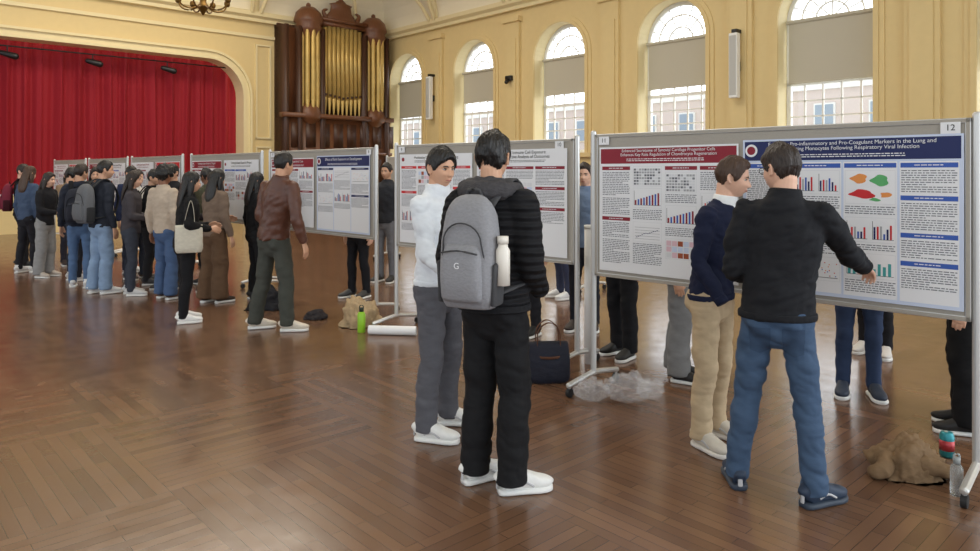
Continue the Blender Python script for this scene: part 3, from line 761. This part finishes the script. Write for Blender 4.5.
        tube(bm,[(xo,c-bd*.45,bz-bh*.42),(xo,c-bd*.52,bz-bh*.25),(xo,c-bd*.50,bz-.02),(xo,c-bd*.42,bz+.04)],[(bw*.36,.03),(bw*.38,.045),(bw*.36,.04),(bw*.3,.02)],side=(1,0,0),n=24,k=3,p=3.2,caps=(0,0),mi=0)
        pz=[(xo+bw*.36*cos(a),c-bd*.50-.012,bz+.05+.0+bh*.18*sin(a)) for a in [pi*i/12 for i in range(13)]]
        tube(bm,[(xo-bw*.40,c-bd*.42,bz-bh*.05)]+[(q[0],q[1]+.03*abs(q[0]-xo)/bw,q[2]) for q in pz[::-1]]+[(xo+bw*.40,c-bd*.42,bz-bh*.05)],[.004]*15,k=1,n=6,mi=1)
        tube(bm,[(xo-bw*.34,c-bd*.52-.03,bz+.005),(xo,c-bd*.52-.044,bz+.02),(xo+bw*.34,c-bd*.52-.03,bz+.005)],[.004]*3,n=6,mi=1)
        tube(bm,[(xo-.035,c+.04,bz+bh*.5-.01),(xo-.03,c+.03,bz+bh*.5+.035),(xo+.03,c+.03,bz+bh*.5+.035),(xo+.035,c+.04,bz+bh*.5-.01)],[.008]*4,n=8,mi=1)
        for sx in (-1,1):
            tube(bm,[(xo+sx*bw*.26,c+bd*.3,bz+bh*.42),(xo+sx*.105,yo-.06,1.505+pad),(xo+sx*.115,yo+.03,1.50+pad),(xo+sx*.125,yo+.115+pad,1.38),(xo+sx*.135,yo+.135+pad,1.22),(xo+sx*.17,yo+.05,1.06),(xo+sx*bw*.4,c+bd*.3,bz-bh*.38)],
                 [(.028,.009)]*7,side=(1,0,0),n=10,k=3,mi=1)
            tube(bm,[(xo+sx*bw*.50,c,bz-bh*.45),(xo+sx*bw*.54,c,bz-bh*.1)],[(.012,bd*.32)]*2,side=(1,0,0),k=1,n=16,p=3,mi=1)
        bp=obj('backpack',bm,[cloth(bc,.8,.2,60),cloth(tuple(int(v*.5) for v in bc),.8,.1,60)],parent=E)
        if near:
            text('G',.04,(xo,c-bd*.5-.052,bz-.05),E,TW)
            bm=bmesh.new(); tube(bm,[(0,0,0),(0,0,.16),(0,0,.175),(0,0,.19)],[.033,.033,.024,.022],k=1,n=20,caps=(0,0)); tube(bm,[(0,0,.19),(0,0,.225)],[.026,.026],k=1,n=18,caps=(0,0))
            obj('water_bottle',bm,plain('bottle_white',(232,226,215),.3),parent=E,mw=Matrix.Translation((xo+bw*.5+.03,c,bz-bh*.28)))
    return E,C

# --- foreground figures
A,CA=person('student_with_backpack',.01,3.62,27,H=1.83,top=(30,30,33),pants=(26,26,28),pad=.022,hem=.90,near=True,wave=7.5,collar=.04,
    feetw=[(-.07,3.72),(.12,3.59)],fh=(30,50),legr=(.092,.080,.076),hair='messy',thick=.018,hyaw=-8,hpitch=4,skin=SK_M,
    hands=[(-.20,.20,1.0),(.17,.20,.98)],showh=(False,False),backpack=((142,142,146),1.20,.51,.275,.17))
bm=bmesh.new()
c=CA(1.47)
tube(bm,[c+V((-.12,.03,.02)),c+V((-.10,-.08,.02)),c+V((0,-.125,.01)),c+V((.10,-.08,.02)),c+V((.12,.03,.02))],[.035,.048,.054,.048,.035],n=14,k=4,side=(0,0,1))
tube(bm,[c+V((-.09,.03,.05)),c+V((-.075,-.05,.055)),c+V((0,-.09,.055)),c+V((.075,-.05,.055)),c+V((.09,.03,.05))],[.020,.026,.03,.026,.020],n=12,k=4,side=(0,0,1))
obj('hood',bm,cloth((70,68,70),.9,.5,40),parent=A,voxel=.008,smooth=1,disp=.014,dsz=.035)

B,CB=person('student_in_white_sweater',-.325,4.42,124,H=1.78,top=(228,233,241),pants=(92,92,98),near=True,collar=.045,hem=.93,
    feetw=[(-.26,4.56),(-.375,4.28)],fh=(-30,-20),legr=(.088,.070,.066),hair='fringe',thick=.016,hyaw=14,hpitch=10,skin=SK_M,
    hands=[(-.08,.30,1.02),(.16,.28,.98)],hcurl=(.5,.5),pad=.006,wid=.97,fold=.9)
bm=bmesh.new(); c=CB(1.45)
tube(bm,[c+V((-.07,.0,.04)),c+V((-.055,.12,-.08)),c+V((-.01,.152,-.26))],[(.006,.002)]*3,side=(1,0,0),n=6,k=4); tube(bm,[c+V((.07,.0,.04)),c+V((.055,.12,-.08)),c+V((-.01,.152,-.26))],[(.006,.002)]*3,side=(1,0,0),n=6,k=4)
box(bm,c.x-.05,c.x+.03,c.y+.152,c.y+.155,c.z-.38,c.z-.27,mi=1)
obj('lanyard_badge',bm,[plain('lanyard',(40,60,120),.7),TW],parent=B)

C_,CC=person('presenter_in_navy_sweater',1.325,4.20,138,H=1.72,top=(28,34,58),pants=(192,170,138),near=True,collar=.01,hem=.90,shirt=(235,238,242),
    feetw=[(1.40,4.36),(1.25,4.16)],fh=(-2,14),legr=(.083,.066,.060),hair='short',hairm=H_BRN,skin=SK_L,shoes=(206,198,184),sole=(225,220,212),
    lean=(-.06,.03),hyaw=-26,hpitch=14,hands=[(-.20,.18,.94),(.18,.16,.92)],showh=(True,False),thick=.016,fold=.9)

D_,CD=person('visitor_in_dark_fleece',1.475,3.56,24,H=1.77,top=(30,31,35),pants=(66,86,112),near=True,collar=.045,pad=.010,hem=.90,
    feetw=[(1.28,3.68),(1.58,3.45)],fh=(-16,42),legr=(.088,.068,.061),hair='short',hairm=H_DB,skin=SK_L,shoes=(38,54,76),sole=(56,66,80),
    hyaw=-46,hpitch=8,glasses=True,handsw=[(1.36,3.86,1.06),(2.02,3.80,1.09)],elhint=[(-.3,-.6,-1),(.3,-.3,-1)],showh=(False,True),hcurl=(.3,.45),wid=1.04,hzdir=(None,V((0.2,-.2,1))),fold=1.25)
trs=[o for o in D_.children if o.name.startswith('trousers')][0]
for sx in (-1,1):
    c=CD(.9); bm=bmesh.new(); rr=bmesh.ops.create_grid(bm,x_segments=10,y_segments=10,size=1)
    for v in bm.verts:
        u,w_=v.co.x,v.co.y; zz=.80+w_*.062 - (.018*(1-abs(u)) if w_<-.6 else 0)
        v.co=V((c.x+sx*.078+u*.052*(1-.08*(w_<0)),c.y-.25,zz))
    o=obj('back_pocket',bm,cloth((56,74,98)),parent=D_)
    m=o.modifiers.new('w','SHRINKWRAP'); m.wrap_method='PROJECT'; m.use_project_y=True; m.use_positive_direction=True; m.use_negative_direction=True; m.target=trs; m.offset=.004

# --- mid group
person('student_in_brown_leather_jacket',-2.12,7.18,28,H=1.83,top=(84,50,38),pants=(72,74,68),shoes=(215,205,190),feetw=[(-2.42,7.34),(-2.05,7.22)],fh=(40,55),
    legr=(.09,.075,.070),pad=.012,hem=.90,collar=.05,hair='short',hyaw=10,hands=[(-.2,.2,1.0),(.30,.02,.84)],showh=(False,True),topm=mat('leather_brown',(90,54,40),.42,0,.4,14,var=.25))
HP=[(-.12,.28,1.1),(.14,.28,1.1)]
crowd=[
 ('student_in_black_coat',-3.27,7.70,55,1.63,(26,26,28),(28,28,31),(236,236,234),'long',H_BLK,SK_M,None,dict(hands=[(-.12,.26,1.12),(.22,.2,1.1)])),
 ('student_in_brown_trousers',-3.42,8.85,30,1.66,(120,102,88),(98,75,56),(60,45,35),'long',H_BLK,SK_M,None,dict(legr=(.1,.098,.105),hands=[(-.14,.28,1.1),(.25,.05,.86)])),
 ('student_with_grey_backpack',-5.18,9.50,35,1.78,(44,48,58),(136,160,190),(225,225,225),'short',H_BLK,SK_M,((104,106,110),1.2,.5,.30,.17),dict(legr=(.09,.08,.078),hyaw=25)),
 ('student_in_black_jacket',-4.88,10.25,75,1.66,(28,28,30),(46,46,50),(60,60,62),'messy',H_BLK,SK_M,((80,78,80),1.2,.42,.28,.14),dict(hyaw=20,hands=[(-.12,.28,1.15),(.14,.28,1.12)])),
 ('student_in_beige_shirt',-4.16,9.05,20,1.70,(190,174,156),(76,98,134),(90,70,58),'curly',H_BLK,SK_D,None,dict(legr=(.09,.08,.085),thick=.032)),
 ('student_in_dark_parka',-5.75,9.95,-20,1.74,(40,44,56),(88,114,150),(230,230,230),'short',H_DB,SK_M,((44,46,56),1.18,.46,.3,.16),dict(hyaw=40)),
 ('student_in_grey_trousers',-6.83,10.95,95,1.62,(34,34,38),(154,154,154),(190,180,170),'long',H_DB,SK_L,None,dict(hands=HP,legr=(.092,.085,.085))),
 ('student_with_maroon_backpack',-7.98,12.1,60,1.76,(30,30,36),(36,36,40),(40,40,40),'short',H_DB,SK_L,((120,42,60),1.2,.46,.3,.16),dict(hyaw=30)),
 ('student_in_black_sweater',-2.98,9.0,50,1.62,(24,24,26),(30,30,32),(40,40,40),'long',H_BLK,SK_M,None,dict(wid=.9)),
 ('student_in_charcoal_hoodie',-6.45,11.6,150,1.70,(60,60,66),(42,44,54),(50,50,50),'long',H_BLK,SK_M,None,dict(hands=HP)),
 ('student_in_navy_coat',-5.78,11.4,110,1.72,(40,50,80),(54,58,72),(220,220,220),'short',H_BLK,SK_M,None,dict()),
 ('student_in_olive_jacket',-4.10,10.3,-60,1.68,(78,78,62),(44,44,46),(60,60,60),'messy',H_BLK,SK_D,None,dict()),
 ('student_in_tan_coat',-7.35,12.4,130,1.68,(146,124,100),(50,50,60),(60,50,50),'bob',H_DB,SK_L,None,dict(hands=HP)),
 ('student_in_striped_scarf',-4.72,9.35,70,1.64,(70,66,70),(60,64,74),(200,200,200),'long',H_DB,SK_L,None,dict(hands=HP)),
 ('student_in_grey_hoodie',-6.22,10.55,30,1.70,(92,92,98),(40,42,50),(210,210,210),'messy',H_BLK,SK_M,None,dict(hyaw=-20)),
 ('student_in_white_shirt',-5.36,10.75,100,1.66,(214,212,206),(52,56,66),(80,70,60),'bob',H_DB,SK_L,None,dict(hands=HP)),
 ('student_in_dark_cardigan',-3.72,9.62,-80,1.62,(40,36,42),(70,66,66),(60,60,60),'long',H_BLK,SK_M,None,dict(hands=HP)),
 ('student_in_denim_jacket',-7.45,11.45,20,1.72,(70,86,112),(38,38,44),(220,220,220),'long',H_BRN,SK_L,None,dict()),
 ('student_in_black_vest',-4.42,9.90,200,1.74,(32,32,36),(60,60,64),(60,60,60),'short',H_BLK,SK_M,None,dict(hands=HP)),
 ('student_behind_board',-1.52,10.5,200,1.76,(50,52,58),(120,122,128),(50,50,50),'short',H_BLK,SK_M,None,dict()),
 ('student_in_black_trousers',-1.68,9.2,215,1.68,(60,60,66),(30,30,34),(60,60,60),'short',H_DB,SK_L,None,dict()),
 ('visitor_in_blue_shirt',.98,7.3,200,1.72,(120,140,170),(40,42,50),(50,40,35),'short',H_DB,SK_L,None,dict()),
 ('visitor_in_dark_suit',.40,7.1,225,1.70,(36,38,44),(32,32,36),(30,30,30),'short',H_BLK,SK_M,None,dict()),
 ('visitor_in_black_suit',1.18,6.25,230,1.68,(30,30,34),(28,28,31),(30,30,30),'short',H_BLK,SK_M,None,dict(legr=(.09,.075,.07))),
 ('visitor_in_grey_trousers',1.46,5.58,110,1.66,(70,74,82),(126,126,126),(32,32,34),'short',H_BLK,SK_M,None,dict(legr=(.095,.088,.09),feet=[(-.10,0),(.12,.05)])),
 ('student_in_blue_jeans',2.66,5.1,200,1.70,(70,80,100),(50,64,92),(42,52,70),'short',H_DB,SK_L,None,dict()),
 ('student_in_black_jeans',3.42,6.3,220,1.68,(90,80,80),(30,30,34),(215,210,205),'bob',H_BLK,SK_M,None,dict()),
 ('visitor_in_black_dress_trousers',2.98,4.45,300,1.62,(40,40,46),(22,22,24),(26,24,24),'bob',H_DB,SK_L,None,dict(legr=(.092,.085,.09),feet=[(-.1,.0),(.1,0)])),
 ('student_in_white_shoes',.95,9.1,250,1.70,(60,60,80),(60,66,90),(230,230,230),'short',H_BLK,SK_M,None,dict()),
]
for (nm,x,y,hd,H,tp,pt,sh,hr,hm,sk,bp,kw) in crowd:
    ft=kw.pop('feet',[(-.10,rng.uniform(-.08,.08)),(.11,rng.uniform(-.08,.10))])
    wd=kw.pop('wid',.92 if hr in('long','bob') else .98)
    person(nm,x,y,hd,H=H,top=tp,pants=pt,shoes=sh,hair=hr,hairm=hm,skin=sk,backpack=bp,pad=.008,wid=wd,feet=ft,**kw)

# ------------------------------------------------------------ floor items
def heap(name,x,y,rx,ry,h,rgb,seed,rot=0,fr=7):
    bm=bmesh.new(); bmesh.ops.create_icosphere(bm,subdivisions=5,radius=1)
    for v in bm.verts:
        d=v.co.copy(); n=noise.noise(V((d.x*1.6+seed,d.y*1.6,d.z*1.6)))*.35+abs(noise.noise(V((d.x*fr*.6+seed,d.y*fr*.5,d.z*fr*.3))))*.30+.10*noise.noise(d*fr*1.5)
        r=1+n; z=max(0,d.z*r)
        v.co=V((d.x*rx*r,d.y*ry*r,z*h*.85+.004))
    return obj(name,bm,cloth(rgb,.85,.5,14),mw=Matrix.Translation((x,y,0))@Matrix.Rotation(rot,4,'Z'))
hp_=heap('folded_brown_coat',2.24,3.82,.18,.14,.19,(126,102,76),3,.1)
bm=bmesh.new(); tube(bm,[(-.12,-.02,.08),(-.19,-.07,.045),(-.21,-.04,.035)],[.05,.045,.035],n=12); tube(bm,[(.02,-.10,.09),(.12,-.13,.06),(.18,-.10,.035)],[.045,.042,.035],n=12)
obj('sleeve',bm,cloth((126,102,76),.85,.5,14),parent=hp_,voxel=.01,smooth=2,disp=.02,dsz=.05)
heap('tan_jacket_heap',-1.36,7.50,.20,.14,.32,(180,156,122),9,.4)
heap('black_duffel_bag',-2.62,8.45,.24,.16,.24,(34,34,38),19,.2,fr=4)
heap('dark_coat_heap',-1.92,7.85,.12,.09,.10,(58,54,56),29,.2)
def bottle(name,x,y,r,h,body,cap,neck=.45,mt=None):
    bm=bmesh.new()
    tube(bm,[(0,0,0),(0,0,.006),(0,0,h*.72),(0,0,h*.80),(0,0,h*.84)],[r*.92,r,r,r*.75,r*neck],k=1,n=24,caps=(0,0))
    tube(bm,[(0,0,h*.84),(0,0,h*.97),(0,0,h)],[r*(neck+.12),r*(neck+.12),r*(neck)],k=1,n=20,caps=(0,0),mi=1)
    tube(bm,[(-r*.5,0,h*.93),(-r*.4,0,h*1.07),(r*.4,0,h*1.07),(r*.5,0,h*.93)],[.005]*4,n=8,mi=1)
    return obj(name,bm,[mt or plain('bottle_body',body,.35),plain('bottle_cap',cap,.5)],mw=Matrix.Translation((x,y,0)))
bottle('green_water_bottle',-1.30,7.18,.04,.25,(150,205,50),(40,50,40))
M_gl=plain('clear_plastic',(215,225,228),.12); b=M_gl.node_tree.nodes['Principled BSDF']; b.inputs['Transmission Weight'].default_value=.8; b.inputs['Alpha'].default_value=.7
bottle('clear_water_bottle',2.34,3.56,.029,.19,(200,205,205),(150,155,155),mt=M_gl)
bm=bmesh.new()
tube(bm,[(0,0,0),(0,0,.01),(0,0,.105),(0,0,.118),(0,0,.122)],[.025,.033,.033,.027,.026],k=1,n=28,caps=(0,0)); tube(bm,[(0,0,.035),(0,0,.085)],[.0335,.0335],k=1,n=28,caps=(0,0),mi=1)
tube(bm,[(0,0,.1225),(0,.012,.1235)],[(.008,.001)]*2,k=1,n=10,side=(1,0,0),mi=2); tube(bm,[(0,0,.1175),(0,0,.1215)],[.023,.023],k=1,n=20,caps=(0,0),mi=2)
cn=obj('soda_can',bm,[plain('can_teal',(50,140,150),.3,metal=.4),plain('can_red',(176,60,66),.3,metal=.3),M_alu],mw=Matrix.Translation((2.60,4.04,0))@Matrix.Scale(1.15,4))
bm=bmesh.new()
def roll(bm,p0,p1,r):
    tube(bm,[p0,p1],[r,r],k=1,n=28,caps=(-1,-1),side=(0,0,1)); tube(bm,[p0,p1],[r*.86,r*.86],k=1,n=28,caps=(-1,-1),side=(0,0,1))
    tube(bm,[p0,p1],[r*.5,r*.45],k=1,n=20,caps=(-1,-1),side=(0,0,1))
roll(bm,(-.24,0,.046),(.24,.0,.046),.045)
obj('rolled_poster',bm,plain('paper_white',(240,240,240),.5),mw=Matrix.Translation((-.97,7.06,0))@Matrix.Rotation(-.1,4,'Z'),recalc=False)
bm=bmesh.new(); tube(bm,[(0,0,0),(0,0,1.15)],[.045,.045],k=1,n=28,caps=(0,0)); tube(bm,[(0,0,1.14),(0,0,1.17)],[.048,.048],k=1,n=28,caps=(0,0),mi=1)
obj('poster_tube',bm,[plain('tube_white',(228,228,226),.4),M_white],mw=Matrix.Translation((.845,6.02,0)))
bm=bmesh.new()
tube(bm,[(0,0,0),(0,0,.04),(0,0,.16),(0,0,.27),(0,0,.30)],[(.15,.09),(.17,.11),(.17,.10),(.16,.06),(.155,.03)],side=(1,0,0),n=28,k=3,p=3.2,caps=(0,0))
for sy in (-.04,.04): tube(bm,[(-.09,sy,.27),(-.08,sy,.40),(0,sy*1.4,.46),(.08,sy,.40),(.09,sy,.27)],[(.013,.004)]*5,side=(0,1,0),n=8,k=4,mi=1)
tube(bm,[(-.168,-.02,.2),(0,-.11,.2),(.168,-.02,.2)],[(.01,.003)]*3,side=(0,0,1),n=8,k=4,mi=1)
obj('tote_bag',bm,[cloth((34,36,48),.7,.5,12),cloth((90,58,42),.6)],mw=Matrix.Translation((.45,5.52,0))@Matrix.Rotation(.1,4,'Z'))
M_pl=bpy.data.materials.new('clear_plastic_film'); M_pl.use_nodes=True; nt=M_pl.node_tree; nt.nodes.clear()
o_=nt.nodes.new('ShaderNodeOutputMaterial'); mxs=nt.nodes.new('ShaderNodeMixShader'); tr=nt.nodes.new('ShaderNodeBsdfTransparent'); gl=nt.nodes.new('ShaderNodeBsdfPrincipled')
gl.inputs['Roughness'].default_value=.1; gl.inputs['Base Color'].default_value=(.7,.7,.72,1); mxs.inputs[0].default_value=.22
nt.links.new(tr.outputs[0],mxs.inputs[1]); nt.links.new(gl.outputs[0],mxs.inputs[2]); nt.links.new(mxs.outputs[0],o_.inputs[0])
for i,(x,y,r,h) in enumerate(((.72,5.02,.13,.15),(.97,5.00,.17,.20),(1.14,5.06,.10,.14))):
    bm=bmesh.new(); bmesh.ops.create_icosphere(bm,subdivisions=4,radius=1)
    for v in bm.verts:
        d=v.co.copy(); n=.5*abs(noise.noise(d*1.8+V((i*9,0,0))))+.3*abs(noise.noise(d*4+V((i*9,4,0))))
        rr=.75+n; v.co=V((d.x*r*rr,d.y*r*.8*rr,max(0,(d.z*.5+.5)*h*rr)+.003))
    obj('crumpled_plastic_bag',bm,M_pl,mw=Matrix.Translation((x,y,0)),shade=False)
bm=bmesh.new()
tube(bm,[(0,0,0),(0,0,.05),(0,0,.2),(0,0,.32)],[(.13,.03),(.15,.05),(.15,.04),(.145,.015)],side=(1,0,0),n=24,k=3,p=3.2,caps=(0,0))
for sy in (-.012,.012): tube(bm,[(-.06,sy,.30),(-.02,sy,.48),(.02,sy,.60),(.05,sy,.48),(.06,sy,.30)],[(.012,.003)]*5,side=(0,1,0),n=8,k=4)
obj('canvas_tote_bag',bm,cloth((206,200,184),.85,.3,20),parent=bpy.data.objects['student_in_black_coat'],mw=Matrix.Translation((.26,-.05,.84))@Matrix.Rotation(radians(80),4,'Z'))

# ------------------------------------------------------------ camera and light
cam=bpy.data.cameras.new('camera'); cam.lens=26.08; cam.sensor_width=36; cam.shift_y=-.1056; cam.clip_end=300
co=bpy.data.objects.new('camera',cam); col.objects.link(co); co.location=(0,0,1.62); co.rotation_euler=(pi/2,0,0); scn.camera=co
w=bpy.data.worlds.new('world'); scn.world=w; w.use_nodes=True; nt=w.node_tree
bg=nt.nodes['Background']; bg.inputs[0].default_value=(.88,.94,1.0,1)
tc=nt.nodes.new('ShaderNodeTexCoord'); dp=nt.nodes.new('ShaderNodeVectorMath'); dp.operation='DOT_PRODUCT'; dp.inputs[1].default_value=(.735,.678,0)
nt.links.new(tc.outputs['Generated'],dp.inputs[0])
mr=nt.nodes.new('ShaderNodeMapRange'); mr.interpolation_type='SMOOTHSTEP'; mr.inputs['From Min'].default_value=-.1; mr.inputs['From Max'].default_value=.5; mr.inputs['To Min'].default_value=1.45; mr.inputs['To Max'].default_value=4.4
nt.links.new(dp.outputs['Value'],mr.inputs['Value']); nt.links.new(mr.outputs['Result'],bg.inputs[1])
def area(name,loc,size,power,color,rot=(0,0,0)):
    l=bpy.data.lights.new(name,'AREA'); l.shape='RECTANGLE'; l.size=size[0]; l.size_y=size[1]; l.energy=power; l.color=color
    o=bpy.data.objects.new(name,l); col.objects.link(o); o.matrix_basis=ROOM@Matrix.Translation(loc)@Matrix.Rotation(rot[0],4,'X')@Matrix.Rotation(rot[1],4,'Y'); return o
area('overhead_fill',(6,9,8.6),(6,8),480,(1,.94,.84))  # added fill light out of view overhead, stands for no fixture
area('overhead_fill.001',(6,17,8.6),(7,3),420,(1,.91,.76))  # second added fill, warmer, brightens the stage end
